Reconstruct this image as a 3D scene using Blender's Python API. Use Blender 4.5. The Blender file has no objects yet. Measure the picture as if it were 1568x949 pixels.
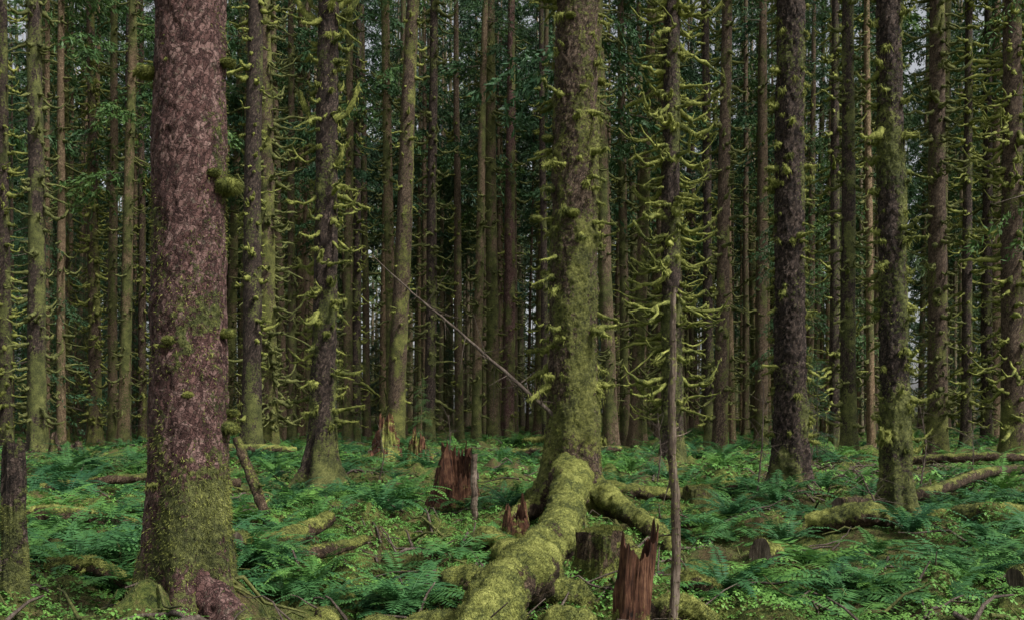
import bpy, math, random
import numpy as np
from mathutils import Vector
rng=np.random.default_rng(7); random.seed(7)
sc=bpy.context.scene
# ---------------------------------------------------------------- noise
def _h(ix,iy,iz,s):
    M=np.int64(0xffffffff)
    h=(ix*374761393+iy*668265263+iz*2147483647+s*1274126177)&M
    h=((h^(h>>13))*1274126177)&M
    h=((h^(h>>15))*2246822519)&M
    h=h^(h>>16)
    return (h&0xffffff)/float(0xffffff)
def vn(p,s=0):
    p=np.asarray(p,float); i=np.floor(p).astype(np.int64); f=p-i; f=f*f*(3-2*f)
    r=0
    for a in (0,1):
        wa=f[:,0] if a else 1-f[:,0]
        for b in (0,1):
            wb=f[:,1] if b else 1-f[:,1]
            for c in (0,1):
                wc=f[:,2] if c else 1-f[:,2]
                r=r+wa*wb*wc*_h(i[:,0]+a,i[:,1]+b,i[:,2]+c,s)
    return r
def fbm(p,o=4,s=0):
    p=np.asarray(p,float); r=0;a=.5;t=0
    for k in range(o):
        r=r+a*vn(p*(2.03**k),s+k); t+=a; a*=.5
    return r/t
def cell(p,s=0):
    p=np.asarray(p,float); i=np.floor(p).astype(np.int64)
    d1=np.full(len(p),9.);d2=np.full(len(p),9.);v=np.zeros(len(p))
    for a in (-1,0,1):
        for b in (-1,0,1):
            for c in (-1,0,1):
                q=i+np.array([a,b,c])
                ox=_h(q[:,0],q[:,1],q[:,2],s);oy=_h(q[:,0],q[:,1],q[:,2],s+11);oz=_h(q[:,0],q[:,1],q[:,2],s+23)
                d=np.sqrt((q[:,0]+ox-p[:,0])**2+(q[:,1]+oy-p[:,1])**2+(q[:,2]+oz-p[:,2])**2)
                m=d<d1
                d2=np.where(m,d1,np.minimum(d2,d)); v=np.where(m,_h(q[:,0],q[:,1],q[:,2],s+37),v); d1=np.where(m,d,d1)
    return d1,d2,v
def sst(a,b,x):
    t=np.clip((x-a)/(b-a),0,1); return t*t*(3-2*t)
# ---------------------------------------------------------------- mesh builder
class MB:
    def __init__(s): s.v=[];s.m=[];s.q=[];s.qm=[];s.t=[];s.tm=[];s.n=0
    def add(s,v,f,mat=0,moss=None):
        v=np.asarray(v,float).reshape(-1,3); f=np.asarray(f,np.int64)
        s.v.append(v); s.m.append(np.zeros(len(v)) if moss is None else np.broadcast_to(moss,(len(v),)))
        if f.shape[1]==4: s.q.append(f+s.n); s.qm.append(np.full(len(f),mat))
        else: s.t.append(f+s.n); s.tm.append(np.full(len(f),mat))
        s.n+=len(v)
    def mesh(s,name,mats,smooth=True):
        V=np.concatenate(s.v); A=np.concatenate(s.m)
        Q=np.concatenate(s.q) if s.q else np.zeros((0,4),int); T=np.concatenate(s.t) if s.t else np.zeros((0,3),int)
        QM=np.concatenate(s.qm) if s.q else np.zeros(0,int); TM=np.concatenate(s.tm) if s.t else np.zeros(0,int)
        me=bpy.data.meshes.new(name); me.vertices.add(len(V)); me.vertices.foreach_set("co",V.astype(np.float32).ravel())
        loops=np.concatenate([Q.ravel(),T.ravel()]).astype(np.int32)
        me.loops.add(len(loops)); me.loops.foreach_set("vertex_index",loops)
        tot=np.concatenate([np.full(len(Q),4),np.full(len(T),3)]).astype(np.int32)
        st=np.concatenate([[0],np.cumsum(tot)[:-1]]).astype(np.int32)
        me.polygons.add(len(tot)); me.polygons.foreach_set("loop_start",st); me.polygons.foreach_set("loop_total",tot)
        me.polygons.foreach_set("material_index",np.concatenate([QM,TM]).astype(np.int32))
        me.polygons.foreach_set("use_smooth",np.full(len(tot),smooth))
        at=me.attributes.new("moss",'FLOAT','POINT'); at.data.foreach_set("value",A.astype(np.float32))
        for m in mats: me.materials.append(m)
        me.update(calc_edges=True); me.validate()
        return me
def obj(name,me,loc=(0,0,0),rz=0,sc_=1,parent=None):
    o=bpy.data.objects.new(name,me); o.location=loc; o.rotation_euler=(0,0,rz); o.scale=(sc_,)*3 if np.isscalar(sc_) else sc_
    sc.collection.objects.link(o)
    if parent: o.parent=parent
    return o
def norm(a): return a/(np.linalg.norm(a,axis=-1,keepdims=True)+1e-9)
def tube(mb,P,R,n=6,mat=0,rough=0.,moss=None,cap=True,sd=0):
    P=np.asarray(P,float);R=np.asarray(R,float);K=len(P)
    T=norm(np.gradient(P,axis=0)); mt=np.abs(T.mean(0)); ref=np.zeros(3); ref[np.argmin(mt)]=1
    N=norm(np.cross(T,ref)); B=np.cross(T,N)
    a=np.linspace(0,2*np.pi,n,endpoint=False)
    dirs=N[:,None,:]*np.cos(a)[None,:,None]+B[:,None,:]*np.sin(a)[None,:,None]
    rr=np.repeat(R[:,None],n,1)
    if rough>0: rr=rr*(1+rough*(rng.random((K,n))-.5)*2)
    V=(P[:,None,:]+dirs*rr[:,:,None]).reshape(-1,3)
    i=np.arange(K-1)[:,None]*n; j=np.arange(n)[None,:]; j2=(j+1)%n
    F=np.stack([i+j,i+j2,i+n+j2,i+n+j],-1).reshape(-1,4)
    mb.add(V,F,mat,moss)
    if cap:
        for k,fl in ((0,1),(K-1,0)):
            ring=V[k*n:(k+1)*n]; c=np.vstack([ring,P[k]]) ; jj=np.arange(n); jk=(jj+1)%n
            f=np.stack([jj,np.full(n,n),jk],-1) if not fl else np.stack([jk,np.full(n,n),jj],-1)
            mb.add(c,f,mat,moss if moss is None or np.isscalar(moss) else float(np.mean(moss)))
    return V,dirs.reshape(-1,3)
def blades(mb,P,D,L,W,mat):
    n=len(P); side=norm(np.cross(D,rng.normal(size=(n,3))))
    L=np.asarray(L).reshape(-1,1)*np.ones((n,1)); W=np.asarray(W).reshape(-1,1)*np.ones((n,1))
    V=np.stack([P-side*W*.5,P+side*W*.5,P+D*L],1).reshape(-1,3)
    mb.add(V,np.arange(3*n).reshape(-1,3),mat)
def fuzz(mb,V,N,cnt,L,W,mat,droop=.5):
    i=rng.integers(0,len(V),cnt)
    D=norm(N[i]*.7+rng.normal(size=(cnt,3))*.45+np.array([0,0,-droop]))
    blades(mb,V[i]+rng.normal(size=(cnt,3))*L*.2-D*L*.2,D,L*(.4+rng.random(cnt)),W,mat)
# ---------------------------------------------------------------- materials
def new(name):
    m=bpy.data.materials.new(name); m.use_nodes=True; nt=m.node_tree; b=nt.nodes["Principled BSDF"]
    b.inputs["Roughness"].default_value=.85; b.inputs["Specular IOR Level"].default_value=.25
    return m,nt,b
def nd(nt,t,**k):
    n=nt.nodes.new(t)
    for a,v in k.items():
        if a in n.inputs.keys(): n.inputs[a].default_value=v
        else: setattr(n,a,v)
    return n
def ramp(nt,src,stops):
    r=nt.nodes.new("ShaderNodeValToRGB"); e=r.color_ramp.elements
    while len(e)<len(stops): e.new(.5)
    for k,(p,c) in enumerate(stops): e[k].position=p; e[k].color=(*c,1)
    nt.links.new(src,r.inputs[0]); return r.outputs[0]
def coords(nt,scale=(1,1,1)):
    t=nd(nt,"ShaderNodeTexCoord"); mp=nd(nt,"ShaderNodeMapping"); mp.inputs["Scale"].default_value=scale
    nt.links.new(t.outputs["Object"],mp.inputs[0]); return mp.outputs[0]
def noise(nt,co,scale,detail=5,rough=.6):
    n=nd(nt,"ShaderNodeTexNoise"); n.inputs["Scale"].default_value=scale; n.inputs["Detail"].default_value=detail; n.inputs["Roughness"].default_value=rough
    nt.links.new(co,n.inputs["Vector"]); return n.outputs["Fac"]
def mix(nt,f,a,b,mode='MIX'):
    m=nt.nodes.new("ShaderNodeMix"); m.data_type='RGBA'; m.blend_type=mode
    for k,v in ((0,f),(6,a),(7,b)):
        if hasattr(v,"is_output"): nt.links.new(v,m.inputs[k])
        elif k==0: m.inputs[0].default_value=v
        else: m.inputs[k].default_value=(*v,1)
    return m.outputs[2]
def mth(nt,op,a,b=None,c=None):
    m=nt.nodes.new("ShaderNodeMath"); m.operation=op
    for k,v in enumerate((a,b,c)):
        if v is None: continue
        if hasattr(v,"is_output"): nt.links.new(v,m.inputs[k])
        else: m.inputs[k].default_value=v
    return m.outputs[0]
def bump(nt,h,dist,b,strength=1.):
    n=nd(nt,"ShaderNodeBump"); n.inputs["Distance"].default_value=dist; n.inputs["Strength"].default_value=strength
    nt.links.new(h,n.inputs["Height"]); nt.links.new(n.outputs[0],b.inputs["Normal"])
MOSS=[(.35,(.02,.024,.008)),(.44,(.085,.1,.026)),(.53,(.22,.235,.056)),(.65,(.44,.45,.13))]
MOSSD=[(.35,(.016,.019,.008)),(.44,(.06,.068,.023)),(.54,(.14,.15,.047)),(.66,(.28,.285,.095))]
def mosscol(nt,co,stops=MOSS):
    a=noise(nt,co,2.5,3); b_=noise(nt,co,24,6,.75)
    return ramp(nt,mth(nt,'ADD',mth(nt,'MULTIPLY',a,.45),mth(nt,'MULTIPLY',b_,.55)),stops)
def m_bark(name,cols,lichen=0.,lcol=(.3,.28,.25),rand=0.,mstops=MOSSD,vs=24):
    m,nt,b=new(name); co=coords(nt); cs=coords(nt,(1,1,.6))
    wn=noise(nt,co,9,4)
    ad=nd(nt,"ShaderNodeVectorMath",operation='ADD'); sc2=nd(nt,"ShaderNodeVectorMath",operation='SCALE')
    cn=nd(nt,"ShaderNodeCombineXYZ"); nt.links.new(wn,cn.inputs[0]); nt.links.new(wn,cn.inputs[2]); nt.links.new(cn.outputs[0],sc2.inputs[0]); sc2.inputs["Scale"].default_value=.25
    nt.links.new(cs,ad.inputs[0]); nt.links.new(sc2.outputs[0],ad.inputs[1])
    v=nd(nt,"ShaderNodeTexVoronoi"); v.inputs["Scale"].default_value=vs; nt.links.new(ad.outputs[0],v.inputs["Vector"])
    ve=nd(nt,"ShaderNodeTexVoronoi"); ve.feature='DISTANCE_TO_EDGE'; ve.inputs["Scale"].default_value=vs; nt.links.new(ad.outputs[0],ve.inputs["Vector"])
    edge=ramp(nt,ve.outputs["Distance"],[(.0,(0,0,0)),(.16,(1,1,1))])
    sp=nd(nt,"ShaderNodeSeparateColor"); nt.links.new(v.outputs["Color"],sp.inputs[0])
    fine=noise(nt,co,70,6,.75); mid=noise(nt,co,4,4,.6)
    k=mth(nt,'ADD',mth(nt,'MULTIPLY',sp.outputs[0],.25),mth(nt,'ADD',mth(nt,'MULTIPLY',fine,.4),mth(nt,'MULTIPLY',mid,.35)))
    c=ramp(nt,k,[(.33,cols[0]),(.5,cols[1]),(.66,cols[2])])
    if lichen>0:
        l=noise(nt,co,16,7,.75); lm=ramp(nt,l,[(.64-lichen*.15,(0,0,0)),(.68-lichen*.1,(1,1,1))])
        c=mix(nt,mth(nt,'MULTIPLY',lm,.45),c,lcol)
    c=mix(nt,mth(nt,'MULTIPLY',mth(nt,'SUBTRACT',1.,edge),.7),c,tuple(x*.45 for x in cols[0]))
    if rand>0:
        oi=nd(nt,"ShaderNodeObjectInfo")
        c=mix(nt,1.,c,ramp(nt,oi.outputs["Random"],[(0,(.5,.48,.45)),(.5,(1.,.95,.88)),(1,(1.6,1.5,1.25))]),'MULTIPLY')
    at=nd(nt,"ShaderNodeAttribute",attribute_name="moss")
    mm=mth(nt,'ADD',at.outputs["Fac"],mth(nt,'MULTIPLY',mth(nt,'SUBTRACT',noise(nt,co,13,7,.72),.5),1.9))
    mk=ramp(nt,mm,[(.48,(0,0,0)),(.6,(1,1,1))])
    c=mix(nt,mk,c,mosscol(nt,co,mstops)); nt.links.new(c,b.inputs["Base Color"])
    h=mth(nt,'ADD',mth(nt,'ADD',mth(nt,'MULTIPLY',sp.outputs[0],.4),mth(nt,'MULTIPLY',edge,.5)),mth(nt,'ADD',mth(nt,'MULTIPLY',fine,.8),mth(nt,'MULTIPLY',mk,.6)))
    bump(nt,h,.02,b); return m
def m_moss(name,stops=MOSS,bd=.02):
    m,nt,b=new(name); co=coords(nt); nt.links.new(mosscol(nt,co,stops),b.inputs["Base Color"]); b.inputs["Roughness"].default_value=.95
    bump(nt,noise(nt,co,60,5,.8),bd,b); return m
def m_leaf(name,a,bcol,rand=1.,scale=2.,trans=.25):
    m,nt,b=new(name); co=coords(nt); n=noise(nt,co,scale,3)
    c=ramp(nt,n,[(.3,a),(.7,bcol)])
    if rand:
        oi=nd(nt,"ShaderNodeObjectInfo"); c=mix(nt,1.,c,ramp(nt,oi.outputs["Random"],[(0,(.55,.66,.8)),(.5,(.95,.95,.95)),(1,(1.6,1.35,.85))]),'MULTIPLY')
    b.inputs["Roughness"].default_value=.55; nt.links.new(c,b.inputs["Base Color"])
    if trans>0:
        tr=nd(nt,"ShaderNodeBsdfTranslucent"); nt.links.new(c,tr.inputs[0]); ms=nd(nt,"ShaderNodeMixShader"); ms.inputs[0].default_value=trans
        out=nt.nodes["Material Output"]; nt.links.new(b.outputs[0],ms.inputs[1]); nt.links.new(tr.outputs[0],ms.inputs[2]); nt.links.new(ms.outputs[0],out.inputs[0])
    return m
def m_wood(name,c0,c1,c2,mossy=True):
    m,nt,b=new(name); co=coords(nt,(1,1,.08)); co1=coords(nt); n=noise(nt,co,40,6,.7); n2=noise(nt,co1,5,4)
    c=ramp(nt,mth(nt,'ADD',mth(nt,'MULTIPLY',n,.6),mth(nt,'MULTIPLY',n2,.4)),[(.38,c0),(.5,c1),(.62,c2)])
    if mossy:
        at=nd(nt,"ShaderNodeAttribute",attribute_name="moss")
        mm=mth(nt,'ADD',at.outputs["Fac"],mth(nt,'MULTIPLY',mth(nt,'SUBTRACT',noise(nt,co1,12,6,.7),.5),1.5))
        c=mix(nt,ramp(nt,mm,[(.45,(0,0,0)),(.6,(1,1,1))]),c,mosscol(nt,co1))
    nt.links.new(c,b.inputs["Base Color"]); bump(nt,n,.03,b); return m
bark_red=m_bark("bark_red",[(.03,.013,.012),(.13,.066,.058),(.28,.175,.155)],.5,(.22,.205,.15),vs=26)
bark_brown=m_bark("bark_brown",[(.022,.013,.01),(.1,.066,.045),(.22,.158,.112)],.5,(.2,.18,.12),mstops=[(.35,(.018,.021,.008)),(.44,(.07,.075,.023)),(.54,(.165,.17,.047)),(.66,(.33,.325,.1))])
bark_root=m_bark("bark_root",[(.02,.012,.008),(.08,.05,.03),(.17,.12,.075)],.4,(.2,.18,.11),mstops=MOSS)
bark_dark=m_bark("bark_dark",[(.01,.007,.006),(.055,.037,.03),(.15,.108,.088)],.35,(.15,.14,.1))
bark_far_haze=m_bark("bark_far_haze",[(.06,.04,.03),(.18,.13,.09),(.3,.235,.17)],.4,(.25,.23,.15),1.)  # distant bark, base colours lightened in place of atmospheric haze
bark_haze_tint=m_bark("bark_haze_tint",[(.14,.11,.085),(.29,.24,.18),(.42,.36,.27)],.5,(.36,.36,.26),1.,mstops=[(.35,(.1,.11,.05)),(.44,(.16,.18,.08)),(.54,(.24,.26,.11)),(.66,(.34,.36,.17))])  # depth haze painted into bark and moss colours of the farthest trees
moss_m=m_moss("moss_yellowgreen")
moss_dk=m_moss("moss_olive",MOSSD)
moss_haze_tint=m_moss("moss_haze_tint",[(.35,(.1,.11,.05)),(.44,(.16,.18,.08)),(.54,(.25,.27,.12)),(.66,(.38,.39,.18))])  # moss colour paled to imitate haze over distance
twig_m=m_wood("dead_twig",(.04,.03,.025),(.1,.075,.06),(.2,.16,.13),False)
needle_m=m_leaf("needles",(.03,.085,.038),(.075,.145,.052),1.,2.,0)
needle_haze_tint=m_leaf("needles_haze_tint",(.07,.13,.075),(.14,.22,.1),1.,2.,0)  # far needles, haze put into the leaf colour by lightening it
fern_m=m_leaf("fern_frond",(.035,.12,.045),(.1,.24,.07),1.,3.,.2)
cover_m=m_leaf("oxalis_leaf",(.05,.15,.03),(.16,.32,.06),0,.9,0)
stump_m=m_wood("rotten_redwood",(.01,.006,.005),(.09,.037,.02),(.23,.12,.068))
grey_m=m_wood("weathered_wood",(.04,.028,.022),(.13,.095,.07),(.29,.23,.18))
# ---------------------------------------------------------------- terrain
def gz(x,y):
    x=np.atleast_1d(np.asarray(x,float)); y=np.atleast_1d(np.asarray(y,float)); z0=np.zeros_like(x)
    g=(fbm(np.stack([x*.12,y*.12,z0],-1),3,5)-.5)*.7
    g+= (fbm(np.stack([x*.8,y*.8,z0],-1),3,9)-.5)*.75
    d=np.hypot(x,y); g*=sst(2,9,d)*.6+.4
    g+=sst(60,200,d)*2.0
    g+=.28*np.exp(-((x-1.0)**2+(y-16.6)**2)/3.2)
    return g
def micro(x,y):
    P=np.stack([x,y,x*0],-1)
    m=(fbm(P*3.5,4,31)-.5)*.26+(1-np.abs(2*fbm(P*1.7,3,77)-1))*.07
    d1,d2,v=cell(np.stack([x*1.2,y*1.2,x*0],-1)*np.array([1,1,0]),44)
    return m+.32*v*np.exp(-(d1/.34)**2)-.07
def g1(x,y): return float(gz(x,y)[0])
def axis(segs):
    out=[segs[0][0]]
    for a,b,s in segs:
        n=max(1,int(round((b-a)/s))); out+=list(np.linspace(a,b,n+1)[1:])
    return np.array(out)
ax=axis([(-700,-100,60),(-100,-30,2.5),(-30,-10,.3),(-10,10,.07),(10,30,.3),(30,100,2.5),(100,700,60)])
ay=axis([(-500,-20,60),(-20,5,1.),(5,22,.06),(22,45,.2),(45,120,1.2),(120,720,60)])
X,Y=np.meshgrid(ax,ay); xf,yf=X.ravel(),Y.ravel(); z=gz(xf,yf)+micro(xf,yf)
mb=MB(); nx=len(ax); i=np.arange(len(ay)-1)[:,None]*nx; j=np.arange(nx-1)[None,:]
mb.add(np.stack([xf,yf,z],-1),np.stack([i+j,i+j+1,i+nx+j+1,i+nx+j],-1).reshape(-1,4))
gm,nt,b=new("forest_floor"); co=coords(nt)
n1=noise(nt,co,.7,6,.65); n2=noise(nt,co,7,7,.7); n3=noise(nt,co,40,5,.8)
c1=ramp(nt,mth(nt,'ADD',mth(nt,'MULTIPLY',n2,.6),mth(nt,'MULTIPLY',n3,.4)),[(.37,(.012,.019,.006)),(.46,(.065,.09,.02)),(.55,(.17,.2,.045)),(.66,(.37,.38,.1))])
c2=ramp(nt,n3,[(.35,(.02,.012,.007)),(.5,(.075,.046,.026)),(.68,(.2,.13,.075))])
f=ramp(nt,mth(nt,'ADD',mth(nt,'MULTIPLY',n1,.5),mth(nt,'MULTIPLY',n2,.5)),[(.49,(0,0,0)),(.55,(1,1,1))])
nt.links.new(mix(nt,mth(nt,'MULTIPLY',f,.85),c1,c2),b.inputs["Base Color"]); b.inputs["Roughness"].default_value=.95
bump(nt,mth(nt,'ADD',n2,mth(nt,'MULTIPLY',n3,.7)),.06,b)
obj("forest_floor_ground",mb.mesh("ground",[gm]))
# ---------------------------------------------------------------- sprays of needles
def spray_template(seed):
    r=np.random.default_rng(seed); V=[]
    for k in range(11):
        t=.12+.88*r.random(); s=r.choice((-1,1)); 
        L=(.5*(1-t)**.8+.12)*(.6+.7*r.random()); base=np.array([t,0,-.3*t*t])
        ang=math.radians(48+r.normal()*16); d=np.array([math.cos(ang),s*math.sin(ang),-.1-.5*r.random()])
        for q in range(int(6+L*22)):
            u=r.random(); a=base+d*L*u+np.array([0,0,-.15*u*u*L])+r.normal(size=3)*.012
            dd=norm(d*.6+r.normal(size=3)*.45+np.array([0,0,-.25])); l=.04+.045*r.random(); sd=norm(np.cross(dd,r.normal(size=3)))*(.006+.005*r.random())
            V.append([a,a+dd*l*.5+sd,a+dd*l,a+dd*l*.5-sd])
    for q in range(16):
        t=r.random(); a=np.array([t,0,-.3*t*t]); dd=norm(np.array([.6,0,-.3])+r.normal(size=3)*.4); l=.06+.05*r.random(); sd=norm(np.cross(dd,r.normal(size=3)))*.012
        V.append([a,a+dd*l*.5+sd,a+dd*l,a+dd*l*.5-sd])
    return np.array(V,float).reshape(-1,3)
SPR=[spray_template(s) for s in range(7)]
def add_spray(mb,base,az,el,size,mat,fat=1.):
    T=SPR[random.randrange(7)]*size; roll=random.gauss(0,.25)
    if fat!=1.:
        Q=T.reshape(-1,4,3); c0=Q.mean(1,keepdims=True); T=(c0+(Q-c0)*fat).reshape(-1,3)
    ca,sa=math.cos(el),math.sin(el); x=T[:,0]*ca-T[:,2]*sa; zz=T[:,0]*sa+T[:,2]*ca; y=T[:,1]
    y2=y*math.cos(roll)-zz*math.sin(roll)*.3; c,s=math.cos(az),math.sin(az)
    V=np.stack([x*c-y2*s,x*s+y2*c,zz],-1)+base
    mb.add(V,np.arange(len(V)).reshape(-1,4),mat)
# ---------------------------------------------------------------- trees
def stub(mb,p,az,L,style,r0,ns=6,fz=0,mat=1):
    K=9 if ns>4 else 6; t=np.linspace(0,1,K)
    if style=='up': h=L*t*(1-.35*t); v=L*(.05*t+.95*t**1.7)
    elif style=='J': dr=random.uniform(.1,.38); h=L*(t-.1*t*t); v=L*(-dr*np.sin(t*2.6)+random.uniform(-.05,.45)*t**2.6)
    else: h=L*t; v=L*(-random.uniform(-.15,.5)*t+random.uniform(-.25,.3)*t*t)
    w=np.cumsum(rng.normal(size=K))*L*.05
    c,s=math.cos(az),math.sin(az)
    P=np.stack([h*c-w*s,h*s+w*c,v+np.cumsum(rng.normal(size=K))*L*.025],-1)+p
    R=r0*(1-.6*t)*(1+.9*(rng.random(K)-.4)); 
    V,N=tube(mb,P,R,ns,mat,.35)
    if fz: fuzz(mb,V,N,fz,r0*1.9,r0*.26,mat,1.4)
    if style=='J' and L>.6 and random.random()<.7:
        q=random.randint(K//3,K-3); stub(mb,P[q],az+random.choice((-1,1))*random.uniform(.5,1.1),L*random.uniform(.3,.55),'J',r0*.7,ns,fz//2,mat)
def build_tree(r,H=34,lean=0.,leany=0.,ns=32,dz=.2,zv=12,bark=None,moss=(.5,.25,2.),plate=.016,br=None,crown=(18,60,1.8),flare=.5,seed=0,mossmat=None,roots=5,fz=0,clumps=(),ups=(),fat=1.,needle=None):
    random.seed(seed+100); mb=MB(); bark=bark or bark_brown
    zs=np.concatenate([np.arange(-.5,zv,dz),np.linspace(zv,H,14)]); n=ns; th=np.linspace(0,2*np.pi,n,endpoint=False)
    Z,TH=np.meshgrid(zs,th,indexing='ij'); Z=Z.ravel();TH=TH.ravel()
    ph=seed*1.7
    def cx(z): return lean*z/10+.05*r*np.sin(z*.5+ph)*1.2
    def cy(z): return leany*z/10+.05*r*np.cos(z*.43+ph)
    def rad(z): return r*np.clip(1.06-.95*np.clip(z,0,H)/H*(.55+.45*np.clip(z,0,H)/H),.04,2)
    R=rad(Z); zc=np.clip(Z,-.2,99)
    lob=.5+.5*np.cos(roots*TH+ph+1.2*np.sin(TH*2+ph)); 
    R=R+r*flare*np.exp(-zc/(r*1.6))*(.35+1.1*lob)+r*.10*np.exp(-zc/(r*7))*lob
    dirx,diry=np.cos(TH),np.sin(TH)
    q=np.stack([dirx*r,diry*r,Z],-1)+seed*13.7
    R=R+(fbm(q*2.2,3,seed)-.5)*r*.15
    mo_a,mo_b,mo_h=moss
    M=mo_b+(mo_a-mo_b)*np.exp(-zc/mo_h)+(fbm(q*np.array([2.4,2.4,1.3]),4,seed+3)-.5)*1.5+.1*dirx
    if ns>=40:
        d1,d2,v=cell(q*np.array([15,15,9.]),seed); R=R+plate*(v-.4)*1.3-plate*.7*np.exp(-((d2-d1)/.13)**2)+(fbm(q*22,3,seed+5)-.5)*plate*.7
        R=R+sst(.45,.75,M)*plate*1.8*fbm(q*9,3,seed+8)
    V=np.stack([cx(Z)+dirx*R,cy(Z)+diry*R,Z],-1)
    i=np.arange(len(zs)-1)[:,None]*n; j=np.arange(n)[None,:]; j2=(j+1)%n
    mb.add(V,np.stack([i+j,i+j2,i+n+j2,i+n+j],-1).reshape(-1,4),0,M)
    if fz:
        ok=np.where((M+.5*(rng.random(len(M))-.5)>.5)&(Z<zv))[0]
        k=rng.choice(ok,fz); N=np.stack([dirx,diry,0*dirx],-1); D=norm(N[k]*.5+rng.normal(size=(fz,3))*.35+np.array([0,0,-.45]))
        blades(mb,V[k]+rng.normal(size=(fz,3))*.006,D,.014+.028*rng.random(fz),.008,1)
    br=br or dict(n=30,z=(1,15),L=(.3,1.),st='J',r=.03,fz=8)
    for _ in range(br['n']):
        z=random.uniform(*br['z']); az=random.uniform(0,2*math.pi)
        if 'azs' in br and random.random()<.6: az=random.choice(br['azs'])+random.gauss(0,.5)
        L=random.uniform(*br['L'])*(1 if random.random()<.6 else .4); rr=float(rad(np.array([z]))[0])
        p=np.array([cx(z)+math.cos(az)*rr*.9,cy(z)+math.sin(az)*rr*.9,z])
        stub(mb,p,az,L,br['st'] if random.random()<.6 else 'S',br['r']*random.uniform(.5,1.35),6 if ns>=24 else 4,br['fz'],1)
    for (z,az,L,r0) in ups:
        rr=float(rad(np.array([z]))[0]); stub(mb,np.array([cx(z)+math.cos(az)*rr*.7,cy(z)+math.sin(az)*rr*.7,z]),az,L,'up',r0,10,160,1)
    for (z,az,s,L) in clumps:
        rr=float(rad(np.array([z]))[0]); 
        stub(mb,np.array([cx(z)+math.cos(az)*rr*.9,cy(z)+math.sin(az)*rr*.9,z]),az,L*.8,'S',.03,8,60,1)
        c=np.array([cx(z)+math.cos(az)*(rr+L),cy(z)+math.sin(az)*(rr+L),z])
        u=rng.normal(size=(1500,3)); u=norm(u); rad_=s*(.75+.5*fbm(u*2.5+seed+z,3,4)); Pt=c+u*rad_[:,None]*np.array([1.15,1.15,.7])
        a=np.linspace(0,np.pi,9); b2=np.linspace(0,2*np.pi,14,endpoint=False); A,B2=np.meshgrid(a,b2,indexing='ij'); A=A.ravel();B2=B2.ravel()
        w=np.stack([np.sin(A)*np.cos(B2),np.sin(A)*np.sin(B2),np.cos(A)],-1); W=c+w*(s*(.7+.5*fbm(w*2.5+seed+z,3,4)))[:,None]*np.array([1.1,1.1,.65])
        ii=np.arange(8)[:,None]*14; jj=np.arange(14)[None,:]; mb.add(W,np.stack([ii+jj,ii+14+jj,ii+14+(jj+1)%14,ii+(jj+1)%14],-1).reshape(-1,4),1)
        D=norm(u+rng.normal(size=u.shape)*.4+np.array([0,0,-.5])); blades(mb,Pt-u*s*.15,D,s*.3*(.5+rng.random(1500)),.005,1)
    if crown:
        z0,nc,sz=crown
        for k in range(nc):
            t=random.random()**.9; z=z0+(H-z0)*t; az=random.uniform(0,6.283); rr=float(rad(np.array([z]))[0])
            s=sz*(1.15-.85*t)*random.uniform(.6,1.25)
            for q_ in range(2):
                off=random.uniform(0,.5)*s*q_
                p=np.array([cx(z)+math.cos(az)*(rr+off),cy(z)+math.sin(az)*(rr+off),z-off*.15])
                add_spray(mb,p,az+random.gauss(0,.35)*q_,random.gauss(-.15,.2),s*(1-.2*q_),2,fat)
            P=np.stack([[cx(z),cy(z),z],[cx(z)+math.cos(az)*s*.8,cy(z)+math.sin(az)*s*.8,z-.22*s]]); tube(mb,P,[.03,.008],4,3,cap=False)
    return mb.mesh("tree_mesh",[bark,mossmat or moss_m,needle or needle_m,twig_m])
cnt=[0]
def tree(x,y,dia,**k):
    cnt[0]+=1; me=build_tree(dia/2,seed=cnt[0],**k); return obj("spruce_tree",me,(x,y,g1(x,y)))
def B_(n,z,L,st='J',r=.03,fz=15,**k): return dict(n=n,z=z,L=L,st=st,r=r,fz=fz,**k)
PI=math.pi
tree(-2.78,8.5,.60,bark=bark_red,ns=160,dz=.016,zv=6.6,lean=.1,moss=(.85,.24,1.6),plate=.011,fz=16000,flare=.6,crown=(20,25,2),
  br=B_(26,(.6,6.5),(.03,.13),'S',.022,50),
  clumps=[(3.66,-.2,.11,.06),(4.62,-2.9,.09,.05),(4.72,-.1,.06,.04),(2.42,-.2,.06,.05),(1.62,-.15,.085,.04),(1.75,.2,.05,.05),(3.75,-.6,.05,.02),(2.35,-1.8,.05,0.),(1.9,-1.3,.04,0)])
tree(1.09,17.2,.80,bark=bark_brown,ns=140,dz=.028,zv=10.5,moss=(.8,.35,4.),plate=.022,fz=24000,flare=.95,roots=5,crown=(20,25,2.2),
  br=B_(130,(1.2,10.5),(.06,.5),'S',.048,100,azs=[PI,0]),
  clumps=[(5.2,PI+.2,.1,.3),(5.25,-1.7,.1,.05),(6.6,PI+.1,.1,.1),(4.05,PI,.08,.22),(5.1,.1,.07,.05),(7.6,0.,.08,.05),(8.6,-1.9,.08,.02)])
tree(-4.79,25,.60,bark=bark_dark,ns=72,dz=.05,zv=14,lean=.17,moss=(.85,.27,2),plate=.02,fz=7000,flare=1.3,roots=4,crown=(20,25,2),
  br=B_(160,(1.5,13.5),(.12,.9),'J',.054,70,),
  ups=[(9.2,0,.95,.085),(9.2,PI,.8,.08),(11.7,0,1.3,.1),(11.6,PI,1.3,.1),(11.9,-1.2,1.,.08),(12.1,.6,1.2,.08),(12,2.6,1.1,.08),(8.0,-.3,.5,.06)])
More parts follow.
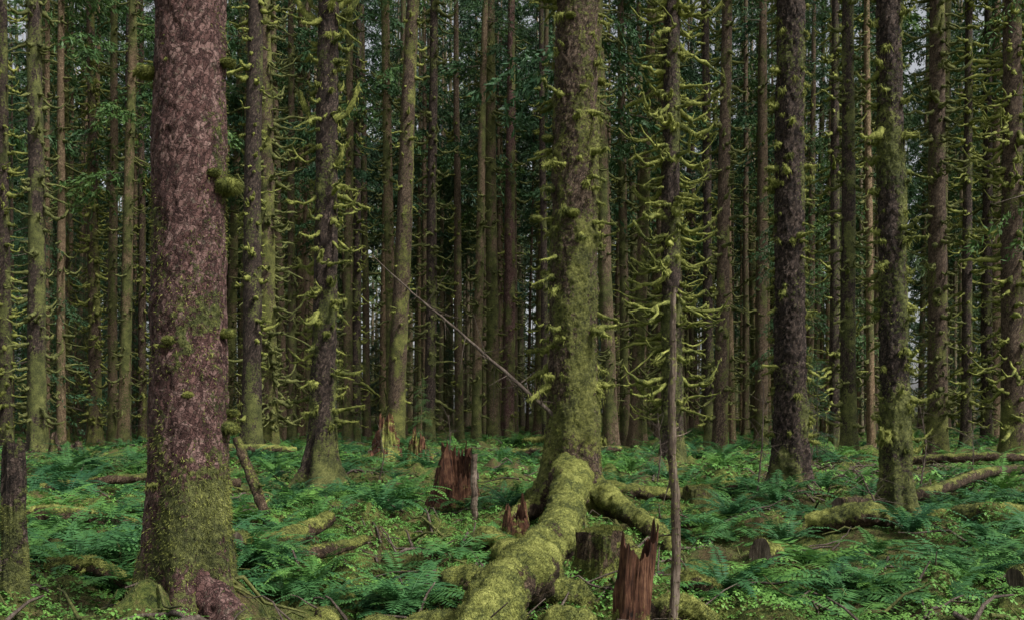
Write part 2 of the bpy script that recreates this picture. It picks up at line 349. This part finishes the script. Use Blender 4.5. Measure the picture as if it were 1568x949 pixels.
tree(5.12,32,.64,bark=bark_dark,ns=64,dz=.06,zv=17,moss=(.85,.36,3),plate=.024,fz=6000,crown=(20,25,2),
  br=B_(250,(1.8,16),(.3,1.8),'J',.066,70,azs=[PI,0,PI]))
tree(5.73,20.5,.62,bark=bark_dark,ns=96,dz=.035,zv=12,moss=(.65,.2,1.5),plate=.028,fz=6000,flare=.5,crown=(20,25,2),
  br=B_(170,(1.0,11.5),(.05,.36),'S',.048,70,azs=[PI,0]))
tree(6.01,15.5,.40,bark=bark_dark,ns=80,dz=.03,zv=9.5,lean=-.2,moss=(.95,.38,2.5),plate=.02,fz=12000,flare=1.2,crown=(18,25,1.8),
  br=B_(140,(1.,9),(.05,.45),'J',.04,70,azs=[0,PI]))
mid=[(-10.5,40,.74,0,170,(.2,.9)),(-11.2,46,.76,1,260,(.4,1.6)),(-5.64,48,.84,1,100,(.2,.6)),(-4.3,52,.58,0,160,(.4,1.3)),
(-3.4,64,.55,2,90,(.3,.9)),(-2.1,58,.55,2,110,(.3,1.)),(-.26,66,.82,3,70,(.2,.9)),(9.2,44,.6,1,120,(.3,1.2)),(9.9,50,.5,0,130,(.5,1.5)),
(14.2,42,.62,0,180,(.2,.9)),(14.9,46,.46,0,130,(.5,1.4)),(17.1,40,.74,1,300,(.3,1.2)),(18.6,37,.78,1,270,(.4,1.6)),(-20,42,.72,0,180,(.3,1.1)),
(-25.1,60,.74,1,290,(.4,1.3)),(-21.4,55,.58,0,30,(.2,.5)),(-23,62,.5,1,140,(.4,1.2)),(-26.9,60,.45,1,140,(.4,1.2)),(-22.9,45,.6,0,140,(.4,1.2)),
(14,56,.7,2,90,(.3,1)),(20.9,70,.55,2,90,(.3,1)),(7.9,60,.5,2,200,(.5,1.5)),(8.0,76,.6,2,130,(.5,1.4)),(-9.1,70,.55,2,120,(.4,1.3)),
(-9.4,60,.52,0,120,(.4,1.3)),(-12.8,58,.5,2,160,(.4,1.4)),(22.8,50,.5,0,220,(.4,1.4)),(26.2,55,.6,0,220,(.4,1.5)),(1.7,50,.36,0,70,(.3,.9)),(21,36,.4,0,190,(.4,1.4))]
barks=[bark_dark,bark_brown,bark_far_haze,bark_red]
leans={2:.4,3:.1,5:.2,7:.15}
for k,(x,y,d,bk,nb,L) in enumerate(mid):
    tree(x,y,d,bark=barks[bk],ns=28,dz=.22,zv=28,H=44,lean=leans.get(k,random.Random(k).uniform(-.14,.14)),moss=(.7,.26+.08*((k*7)%4),3.),flare=.45,
         crown=(24,26,2.3),br=B_(nb,(1.2,24),L,'J',.07,18),mossmat=moss_dk if k%2 else moss_m)
me=build_tree(.2,H=22,seed=77,ns=48,dz=.06,zv=9,bark=bark_dark,moss=(.7,.3,3),crown=(5.,60,1.9),br=B_(30,(1,7),(.3,1.),'J',.03,25)); obj("hemlock_tree",me,(9.5,16,g1(9.5,16)))
# ---------------------------------------------------------------- distant mass
far=bpy.data.objects.new("distant_spruce_forest",None); sc.collection.objects.link(far)
FT=[build_tree(.16+.035*k,H=46+2*k,seed=200+k,ns=10,dz=.8,zv=30,bark=bark_far_haze,moss=(.5,.2+.08*k,5),crown=(24-2*k,34,3.2),lean=.12*(k-2),fat=1.7,mossmat=moss_dk,
     br=B_(120,(1.5,28),(.25,1.3),'J',.065,3)) for k in range(6)]
FP=[build_tree(.15+.045*k,H=46+3*k,seed=240+k,ns=8,dz=1.,zv=30,bark=bark_haze_tint,moss=(.5,.3+.05*k,5),crown=(24-4*k,34,3.4),lean=.12*(k-1.5),fat=2.1,mossmat=moss_haze_tint,needle=needle_haze_tint,
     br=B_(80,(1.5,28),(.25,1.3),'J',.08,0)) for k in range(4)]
UT=[build_tree(.10+.02*k,H=12+5*k,seed=300+k,ns=8,dz=.8,zv=10,bark=bark_far_haze,moss=(.6,.3,5),crown=(1.3+1.2*k,66,2.2),fat=1.15,br=B_(20,(1,6),(.3,1.),'J',.03,2)) for k in range(4)]
UP=[build_tree(.10+.02*k,H=12+6*k,seed=320+k,ns=8,dz=1,zv=10,bark=bark_haze_tint,moss=(.6,.3,5),crown=(1.3+1.2*k,60,2.3),fat=1.7,needle=needle_haze_tint,mossmat=moss_haze_tint,br=B_(10,(1,6),(.3,1.),'J',.05,0)) for k in range(3)]
named=[(-2.78,8.5),(1.09,17.2),(-4.79,25),(5.12,32),(5.73,20.5),(6.01,15.5)]+[(m[0],m[1]) for m in mid]
R=random.Random(5); placed=list(named)
def place(n,lo,hi,meshes,edge=0,md=1.6,pw=1.3,s=(.85,1.15),bmax=.66):
    c=0;tries=0
    while c<n and tries<n*30:
        tries+=1; d=lo+(hi-lo)*R.random()**(1/pw); bx=R.uniform(-bmax,bmax)
        if edge and abs(bx+.02)<.24 and R.random()<edge: continue
        x=bx*d
        if any((x-a)**2+(d-b)**2<md*md for a,b in placed): continue
        placed.append((x,d)); c+=1
        obj("tree",meshes[R.randrange(len(meshes))],(x,d,g1(x,d)),R.uniform(0,6.28),R.uniform(*s),far)
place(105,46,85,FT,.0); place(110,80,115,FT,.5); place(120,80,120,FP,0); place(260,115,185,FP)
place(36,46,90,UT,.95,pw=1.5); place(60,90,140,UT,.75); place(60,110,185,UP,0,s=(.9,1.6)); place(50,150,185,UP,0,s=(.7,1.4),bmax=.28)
for k in range(12):
    a=R.uniform(1.9,2*PI-.8); d=R.uniform(18,45); x,y=math.sin(a)*d,math.cos(a)*d
    if x>4 and y<2: continue
    obj("tree",FT[R.randrange(5)],(x,y,g1(x,y)),R.uniform(0,6),R.uniform(.6,.8),far)
for (x,y,s) in [(-4.0,44,.28),(9.5,31,.26),(-9.5,60,.3),(12,45,.22)]:
    obj("hemlock_sapling",UT[0],(x,y,g1(x,y)),x,s)
# ---------------------------------------------------------------- ferns
def fern_mesh(seed,n=16,L=.85,pl=.1,el0=68,pn=24,flat=.0):
    r=np.random.default_rng(seed); mb=MB()
    for k in range(n):
        az=2*np.pi*k/n+r.normal()*.25; Lf=L*(.65+.5*r.random()); e0=math.radians(el0+r.normal()*10); e1=math.radians(-25+r.normal()*16)
        m=pn; t=np.linspace(0,1,m+1); el=e0+(e1-e0)*t**.8
        ds=Lf/m; h=np.concatenate([[0],np.cumsum(np.cos(el[:-1])*ds)]); v=np.concatenate([[0],np.cumsum(np.sin(el[:-1])*ds)])
        w=np.cumsum(r.normal(size=m+1))*.006; c,s=math.cos(az),math.sin(az)
        P=np.stack([h*c-w*s,h*s+w*c,v],-1); tube(mb,P,np.linspace(.006,.002,m+1),3,0,cap=False)
        T=norm(np.gradient(P,axis=0)); S=norm(np.cross(T,[0,0,1])); U=np.cross(S,T)
        for sd in (-1,1):
            idx=np.arange(3,m); tt=t[idx]; ln=pl*np.clip(np.sin(np.pi*(.16+.82*tt)),.05,1)*(.85+.3*r.random(len(idx)))
            D=norm(S[idx]*sd+T[idx]*.3+U[idx]*(-.15+.12*r.normal(size=(len(idx),1))))
            A=P[idx]; E=A+D*ln[:,None]; Wd=T[idx]*(ds*.42); Mi=A+D*ln[:,None]*.4
            V=np.stack([A,Mi-Wd,E,Mi+Wd],1).reshape(-1,3); mb.add(V,np.arange(len(V)).reshape(-1,4),0)
    return mb.mesh("fern_mesh",[fern_m],False)
FE=[fern_mesh(1),fern_mesh(2,20,.95),fern_mesh(3,12,.8,.17,50,18),fern_mesh(4,10,.95,.19,42,19)]
for (x,y,t,s) in [(-2.3,16.8,1,1.35),(-1.9,17.9,0,1.3),(-.8,13.3,3,1.),(-.35,13.9,2,.85),(-1.5,12.9,3,.85),(-3.6,17.2,2,1.),(-7.6,14.6,1,1.2),(-10.6,22,1,1.7),(-8.2,18.5,0,1.5),(-6.6,16,1,1.25),(-4.9,11.6,3,1.),(-11.6,26,0,1.7),
    (-13.2,31,1,1.8),(3.5,10.3,3,.95),(3.95,9.3,2,.85),(3.1,9.0,3,.7),(4.9,18.5,1,1.4),(4.0,17.4,0,1.3),(6.9,13.2,2,1.),(5.1,12.,3,1.),(7.9,17,1,1.3),(-2.5,29.5,1,1.6),(2.7,15.2,2,.7),(1.8,20,0,1.3),(7.6,11.8,1,1.),(-5.3,9.6,3,.85),(9.8,20,0,1.5),(-3.9,22,2,1.1),(-5.6,13.6,1,1.2),(-4.3,10.6,2,.7),(-6.,11.8,1,1.),(4.4,10.9,3,.8)]:
    obj("sword_fern",FE[t],(x,y,g1(x,y)+.04),x*7,s)
fu=bpy.data.objects.new("fern_undergrowth",None); sc.collection.objects.link(fu)
for k in range(2200):
    d=10+ (95-10)*R.random()**1.35; x=R.uniform(-.66,.66)*d
    q=fbm(np.array([[x*.22,d*.22,3.]]),3,50)[0]
    if q<(.48 if d<28 else .42)-.05*(x<-2 and d<28): continue
    if (x-.3)**2+(d-13)**2<10: continue
    obj("fern",FE[R.randrange(4)],(x,d,g1(x,d)),R.uniform(0,6),R.uniform(.45,1.15)*(1+.3*(d>30)),fu)
# ---------------------------------------------------------------- ground cover leaves
mb=MB()
def scatter(n,lo,hi,size,thr,pw,lift):
    d=lo+(hi-lo)*rng.random(n)**pw; x=rng.uniform(-.64,.64,n)*d
    k=fbm(np.stack([x*.6,d*.6,x*0+7],-1),3,61)+.2*(rng.random(n)-.5)-.03*(x>2)>thr; x=x[k];d=d[k];m=len(x)
    z=gz(x,d)+micro(x,d)
    c=np.stack([x,d,z+lift*(.3+1.4*rng.random(m)**2)],-1); a0=rng.random(m)*6.28; s=size*(.5+rng.random(m)); tilt=rng.normal(size=(m,2))*.4
    for q in range(3):
        a=a0+q*2.094
        def pt(r_,da):
            X_=np.cos(a+da)*r_*s;Y_=np.sin(a+da)*r_*s
            return c+np.stack([X_,Y_,X_*tilt[:,0]+Y_*tilt[:,1]-.25*r_*s],-1)
        V=np.stack([c,pt(.85,-.55),pt(.95,0),pt(.85,.55)],1).reshape(-1,3); mb.add(V,np.arange(len(V)).reshape(-1,4),0)
scatter(170000,6.5,24,.028,.44,.8,.06); scatter(60000,20,75,.075,.44,.9,.13)
obj("ground_cover_plants",mb.mesh("cover",[cover_m],False))
mb=MB(); n=150000; d=6.5+(20-6.5)*rng.random(n)**.85; x=rng.uniform(-.64,.64,n)*d; z=gz(x,d)+micro(x,d)
blades(mb,np.stack([x,d,z-.004],-1),norm(np.stack([rng.normal(size=n)*.6,rng.normal(size=n)*.6,np.ones(n)],-1)),.02+.03*rng.random(n),.009,0)
obj("moss_tufts",mb.mesh("tufts",[moss_dk]))
mb=MB()
for k in range(2200):
    d=7.5+45*random.random()**1.3; x=random.uniform(-.62,.62)*d
    if random.random()<.4: d=random.uniform(19,34); x=random.uniform(.26,.5)*d
    L=random.uniform(.15,1.2)*(1.5 if random.random()<.1 else 1); a=random.uniform(0,6.28); t=np.linspace(0,1,6); px=x+np.cos(a)*L*t;py=d+np.sin(a)*L*t
    P=np.stack([px,py,gz(px,py)+micro(px,py)+.03+random.uniform(0,.25)*t+rng.normal(size=6)*.015],-1); tube(mb,P,np.linspace(.014,.004,6)*random.uniform(.5,2.4),4,random.choice((0,0,1)))
obj("fallen_twigs",mb.mesh("twigs",[twig_m,moss_dk]))
# ---------------------------------------------------------------- logs, roots, stumps
def thick(mb,pts,rads,n=40,mossv=.9,mat=0,amp=.25,fz=2500,K=None,sd=0):
    pts=np.array(pts,float); s=np.linspace(0,len(pts)-1,K or 90); i0=np.clip(s.astype(int),0,len(pts)-2); f=(s-i0)
    Pm=pts[np.clip(i0-1,0,None)];P0=pts[i0];P1=pts[i0+1];P2=pts[np.clip(i0+2,None,len(pts)-1)]; f_=f[:,None]
    C=.5*((2*P0)+(-Pm+P1)*f_+(2*Pm-5*P0+4*P1-P2)*f_**2+(-Pm+3*P0-3*P1+P2)*f_**3)
    rd=np.interp(s,np.arange(len(pts)),rads); T=norm(np.gradient(C,axis=0)); N=norm(np.cross(T,[0,0,1.])); B=np.cross(N,T)
    a=np.linspace(0,2*np.pi,n,endpoint=False); D=N[:,None]*np.cos(a)[None,:,None]+B[:,None]*np.sin(a)[None,:,None]
    q=(C[:,None]+D*rd[:,None,None]).reshape(-1,3); rr=np.repeat(rd,n)
    Rr=rr*(1+amp*3.4*(fbm(q*2.4,3,sd)-.5))+(fbm(q*9,3,sd+2)-.5)*.7*np.minimum(rr,.2)
    Dn=D.reshape(-1,3); V=np.repeat(C,n,0)+Dn*Rr[:,None]
    M=mossv*.68+.55*Dn[:,2]+(fbm(q*2.5,3,sd+6)-.5)*1.5
    KK=len(C); i=np.arange(KK-1)[:,None]*n; j=np.arange(n)[None,:]; j2=(j+1)%n
    mb.add(V,np.stack([i+j,i+n+j,i+n+j2,i+j2],-1).reshape(-1,4),mat,M)
    for k in (0,KK-1):
        ring=V[k*n:(k+1)*n]; c=np.vstack([ring,C[k]]); jj=np.arange(n); mb.add(c,np.stack([jj,(jj+1)%n,np.full(n,n)],-1),2,.1)
    if fz:
        ok=np.where(M>.45)[0]
        if len(ok):
            k=rng.choice(ok,fz); Dd=norm(Dn[k]*.8+rng.normal(size=(fz,3))*.5); blades(mb,V[k],Dd,.01+.022*rng.random(fz),.007,1)
def log(name,pts,rads,**k):
    mb=MB(); pts=[(a,b_,c+.17+g1(a,b_)) for a,b_,c in pts]; thick(mb,pts,rads,**k)
    for q in range(3):
        a=random.random(); p=np.array(pts[0])*(1-a)+np.array(pts[1])*a; stub(mb,p,random.uniform(0,6.28),random.uniform(.15,.35),'S',.03,6,30,1)
    return obj(name,mb.mesh(name,[bark_root,moss_m,grey_m]))
mb=MB()
thick(mb,[(1.02,17.1,.85),(.95,16.2,.68),(.82,14.5,.5),(.55,12,.4),(.2,9.9,.3),(-.15,8.6,.16),(-.35,7.2,-.1)],[.36,.29,.25,.24,.25,.27,.22],n=80,K=380,amp=.26,fz=26000,sd=1,mossv=.85)
thick(mb,[(1.3,17.1,.65),(1.65,16.4,.35),(1.95,15.4,.18),(2.15,14.2,.02),(2.3,13.2,-.2)],[.26,.2,.16,.13,.1],amp=.3,fz=5000,sd=2,K=140,mossv=.75)
thick(mb,[(.85,17.1,.55),(.4,16.7,.28),(.05,16.1,.1),(-.2,15.5,-.2)],[.24,.2,.15,.1],amp=.35,mossv=.45,fz=1500,sd=3,K=90)
thick(mb,[(.6,17.3,.5),(.2,17.6,.15),(-.3,17.7,-.2)],[.22,.17,.1],amp=.35,mossv=.5,fz=1000,sd=33,K=60)
for (x,y,rx,s) in [(-.6,8.9,.28,41),(-1.05,8.8,.22,42),(-.05,11.6,.26,43),(-.4,10.4,.22,44),(.1,13.0,.22,45),(1.5,12.2,.22,46),(1.3,13.4,.25,47),(1.9,10.4,.18,48),(-.3,14.,.18,49),(1.6,9.3,.2,50),(.5,8.5,.2,51),(.55,9.9,.2,52),(-1.6,8.4,.2,53)]:
    g=g1(x,y)+.1; thick(mb,[(x-rx*1.5,y+.1,g-.2),(x-rx*.7,y,g+.02),(x+rx*.6,y-.1,g+.03),(x+rx*1.5,y-.2,g-.22)],[rx*.5,rx*.8,rx*.75,rx*.4],amp=.5,fz=2600,sd=s,mossv=.75,K=60)
obj("mossy_tree_roots",mb.mesh("roots",[bark_root,moss_m,stump_m]))
mb=MB()
thick(mb,[(-2.8,8.45,.55),(-2.5,8.25,.28),(-2.2,8.05,.1),(-1.9,7.9,-.1)],[.22,.17,.13,.1],mossv=.1,fz=300,sd=7)
thick(mb,[(-2.9,8.4,.3),(-3.2,8.15,0),(-3.45,8.,-.25)],[.22,.15,.1],mossv=.75,fz=1500,sd=8)
obj("tree_roots",mb.mesh("rootsA",[bark_red,moss_m,stump_m]))
log("mossy_log",[(-3.15,11.3,.1),(-2.85,12.2,.17),(-2.5,13.6,.2)],[.12,.13,.1],fz=2500,sd=11,mossv=.65)
log("mossy_log",[(-2.7,12.1,.1),(-2.35,12.5,.14),(-1.95,13.2,.15)],[.07,.08,.06],fz=1200,sd=12,mossv=.6)
log("fallen_log",[(-1.75,9.3,.02),(-1.45,8.6,.03),(-1.25,8.2,.02)],[.1,.1,.09],fz=700,sd=13,mossv=.4)
log("leaning_log",[(-3.4,14.2,-.25),(-3.78,14.6,.35),(-4.15,15,.95)],[.08,.075,.06],fz=300,sd=14,mossv=.2,amp=.12)
log("fallen_log",[(5.3,16.2,.08),(7.3,17.8,.2),(9.6,20,.35),(12,22.5,.5)],[.12,.11,.1,.08],fz=2500,sd=15,mossv=.3,amp=.1)
log("fallen_log",[(-9,19,.15),(-7.2,19.6,.2),(-5.6,20.5,.15)],[.09,.09,.08],fz=900,sd=16,mossv=.45)
log("mossy_log",[(-6.6,12.8,.05),(-5.6,12.9,.08),(-4.8,13.4,.05)],[.12,.11,.09],fz=1500,sd=17,mossv=.6)
log("mossy_log",[(-4.7,10.1,-.08),(-4.2,10.,-.04),(-3.6,9.9,-.1)],[.09,.08,.07],fz=1500,sd=27,mossv=.6)
log("mossy_log",[(-12,34,.1),(-9.5,33,.25),(-7.5,34.5,.2)],[.16,.15,.12],fz=500,sd=18,mossv=.6)
log("mossy_log",[(1.7,19.5,.15),(3,19.3,.12),(4.5,20.2,.1)],[.13,.12,.1],fz=2500,sd=19,mossv=.8)
log("mossy_log",[(2.9,11.6,-.05),(3.4,12.1,.02),(4.0,12.3,.0)],[.15,.14,.1],fz=2500,sd=20,mossv=.9,amp=.4)
log("mossy_log",[(4.6,9.1,-.1),(5.2,9.3,-.03),(6.2,9.7,-.05)],[.11,.11,.09],fz=2500,sd=21,mossv=.8,amp=.3)
log("fallen_log",[(0,41,.1),(2,39.5,.25),(4.5,41,.2)],[.2,.17,.1],fz=300,sd=22,mossv=.4)
log("fallen_log",[(12,31,.1),(14.5,29.5,.35),(17,30.5,.3)],[.14,.12,.09],fz=300,sd=23,mossv=.2)
log("mossy_log",[(4.2,14.2,.0),(5.,13.9,.05),(5.6,14.3,.0)],[.14,.15,.1],fz=2000,sd=24,mossv=.9,amp=.4)
log("mossy_log",[(6.3,14.9,.1),(7.0,14.2,.0),(7.6,13.9,-.1)],[.15,.12,.08],fz=2000,sd=25,mossv=.85,amp=.4)
log("mossy_log",[(6.2,11.5,-.05),(7.2,12.,.0),(8.2,12.3,-.05)],[.12,.12,.09],fz=2000,sd=26,mossv=.85,amp=.3)
def stump(name,x,y,r,h,jag,mat,sd,mossv=.3,lean=0,n=90,flare=.5,top_moss=False,fz=1500,taper=.18):
    mb=MB(); th=np.linspace(0,2*np.pi,n,endpoint=False); K=60; t=np.linspace(0,1,K)
    low=fbm(np.stack([np.cos(th)*1.1+sd,np.sin(th)*1.1,th*0],-1),2,sd); low=(low-low.min())/(np.ptp(low)+1e-6)
    top=h*(1-jag*(.8*low**.8+.3*vn(np.stack([np.cos(th)*r*45,np.sin(th)*r*45,th*0+sd],-1),sd)))
    Tt,TH=np.meshgrid(t,th,indexing='ij'); Z=Tt*(top[None,:]+.25)-.25; c,s=np.cos(TH),np.sin(TH)
    q=np.stack([c*r*12,s*r*12,Z*1.2],-1).reshape(-1,3); q2=np.stack([c*r*30,s*r*30,Z*2.5],-1).reshape(-1,3)
    Rr=r*(1-taper*Z/h+flare*np.exp(-np.clip(Z,0,9)/(r*.9))*(.5+.5*np.cos(4*TH+sd)))+((fbm(q,4,sd)-.5)*r*.9+(fbm(q2,3,sd+1)-.5)*r*.3).reshape(Tt.shape)
    V=np.stack([Rr*c+lean*Z,Rr*s,Z],-1).reshape(-1,3)
    M=(mossv*(1.4-.8*Tt)).ravel()+(fbm(V*5,3,sd+3)-.5)*1.3
    i=np.arange(K-1)[:,None]*n; j=np.arange(n)[None,:]; F=np.stack([i+j,i+(j+1)%n,i+n+(j+1)%n,i+n+j],-1).reshape(-1,4); mb.add(V,F,0,M)
    rim=V[-n:].copy(); cen=np.array([lean*h,0,0]); K2=14; u=np.linspace(0,1,K2)
    zc=(h*.97 if top_moss else h*(1-jag)*.75)
    L=[]
    for uu in u:
        ring=rim*(1-uu)+ (cen+np.array([0,0,zc]))*uu; ring[:,2]=rim[:,2]*(1-uu)**2+zc*(1-(1-uu)**2)+ (vn(ring*22,sd)-.5)*.06*(uu>0); L.append(ring)
    W=np.concatenate(L); i=np.arange(K2-1)[:,None]*n; F=np.stack([i+j,i+(j+1)%n,i+n+(j+1)%n,i+n+j],-1).reshape(-1,4)
    mb.add(W,F,0,.9 if top_moss else .1)
    Nn=np.stack([c,s,0*c],-1).reshape(-1,3); ok=np.where(M>.5)[0]
    if len(ok) and fz:
        k=rng.choice(ok,fz); blades(mb,V[k],norm(Nn[k]+rng.normal(size=(fz,3))*.4),.015+.02*rng.random(fz),.007,1)
        if top_moss:
            k=rng.integers(0,len(W),fz); blades(mb,W[k],norm(np.array([0,0,1.])+rng.normal(size=(fz,3))*.5),.015+.02*rng.random(fz),.007,1)
    return obj(name,mb.mesh(name,[mat,moss_m]),(x,y,g1(x,y)))
stump("splintered_stump",1.0,8.45,.15,1.0-g1(1,8.45),.5,stump_m,3,.3,.09,fz=1000)
stump("rotten_stump",-1.15,19.5,.42,1.5-g1(-1.12,19.5),.7,stump_m,8,.4,.08,flare=.8,taper=.45)
stump("mossy_stump",.97,10.7,.25,.6-g1(.95,10.7),.12,bark_root,12,.75,0,top_moss=True,fz=6000)
stump("rotten_stump",.05,14.4,.2,.8,.6,stump_m,15,.4,taper=.4)
stump("rotten_stump",-4.3,34,.5,2.0,.85,stump_m,17,.6,taper=.5)
stump("rotten_stump",-2.9,31,.38,1.4,.85,stump_m,21,.6,taper=.5)
stump("rotten_stump",-17,38,.5,1.2,.8,bark_brown,22,.6)
stump("mossy_snag",-4.3,8.6,.11,1.66-g1(-4.3,8.6),.12,bark_dark,25,.55,0,flare=.2,fz=1500)
stump("mossy_stump",3.6,19,.3,.5,.3,bark_brown,26,.9,top_moss=True)
def stick(name,pts,rads,mat,tw=0,L=.4,n=10,mossy=0):
    mb=MB(); pts=np.array(pts,float); s=np.linspace(0,len(pts)-1,60); P=np.stack([np.interp(s,np.arange(len(pts)),pts[:,k]) for k in range(3)],-1)
    P+=np.cumsum(rng.normal(size=P.shape),0)*.0035; rd=np.interp(s,np.arange(len(pts)),rads)
    V,N=tube(mb,P,rd,n,0,.12,moss=.35 if mossy else .1)
    if mossy: fuzz(mb,V,N,mossy,.03,.008,1)
    for k in range(tw):
        q=random.randrange(4,58); d=norm(rng.normal(size=3)+np.array([0,0,.2])); l=L*random.uniform(.3,1); m=np.linspace(0,1,6)[:,None]
        tube(mb,P[q]+d*m*l+np.array([0,0,-1])*m*m*l*random.uniform(-.2,.4),np.linspace(max(.3*rd[q],.005),.002,6),4,0,.1)
    return obj(name,mb.mesh(name,[mat,moss_m]))
stick("dead_sapling",[(1.36,8.5,-.3),(1.41,8.5,.9),(1.38,8.5,1.9),(1.40,8.5,2.9)],[.042,.038,.034,.022],grey_m,14,.35,14,900)
stick("weathered_stake",[(-.64,16.8,-.1),(-.66,16.8,1.1)],[.06,.05],grey_m,0,.1,12)
stick("leaning_dead_branch",[(.75,17,1.75),(-.4,17,2.75),(-1.4,17,3.6),(-2.4,17,4.5)],[.038,.029,.018,.008],twig_m,34,.8,8)
for k,(x,y,h) in enumerate([(-8.6,24,2.5),(3.3,23,1.8),(4.75,19.5,2.4),(9.,22,2.2),(-1.8,27,1.8),(7.4,25,2.),(5.3,15,1.),(10,26,2.),(11,24,1.6),(-3.5,26,1.6)]):
    stick("dead_shrub",[(x,y,-.1),(x+.15,y,h*.5),(x+.1*(k%3),y+.1,h)],[.02,.015,.005],twig_m,34,.8,6)
# ---------------------------------------------------------------- light
S=Vector((.75,-.5,.95)).normalized(); el=math.asin(S.z)
w=bpy.data.worlds.new("World"); sc.world=w; w.use_nodes=True; nt=w.node_tree; bg=nt.nodes["Background"]
sky=nt.nodes.new("ShaderNodeTexSky"); sky.sky_type='NISHITA'; sky.sun_disc=False; sky.sun_elevation=el; sky.sun_rotation=math.atan2(S.x,S.y); sky.dust_density=3
hs=nt.nodes.new("ShaderNodeHueSaturation"); hs.inputs["Saturation"].default_value=.22; nt.links.new(sky.outputs[0],hs.inputs["Color"]); nt.links.new(hs.outputs[0],bg.inputs[0]); bg.inputs[1].default_value=.15
L=bpy.data.lights.new("sun",'SUN'); L.energy=4.3; L.angle=math.radians(12); L.color=(1,.97,.9); lo=bpy.data.objects.new("sun",L); lo.rotation_euler=(-S).to_track_quat('-Z','Y').to_euler(); sc.collection.objects.link(lo)
sc.view_settings.view_transform='Standard'; sc.view_settings.look='None'; sc.view_settings.exposure=0
cd=bpy.data.cameras.new("camera"); cam=bpy.data.objects.new("camera",cd); sc.collection.objects.link(cam); cam.location=(0,0,1.8); cam.rotation_euler=(math.radians(90),0,0)
cd.lens=35; cd.sensor_width=36; cd.shift_y=.102; cd.clip_end=2000; sc.camera=cam
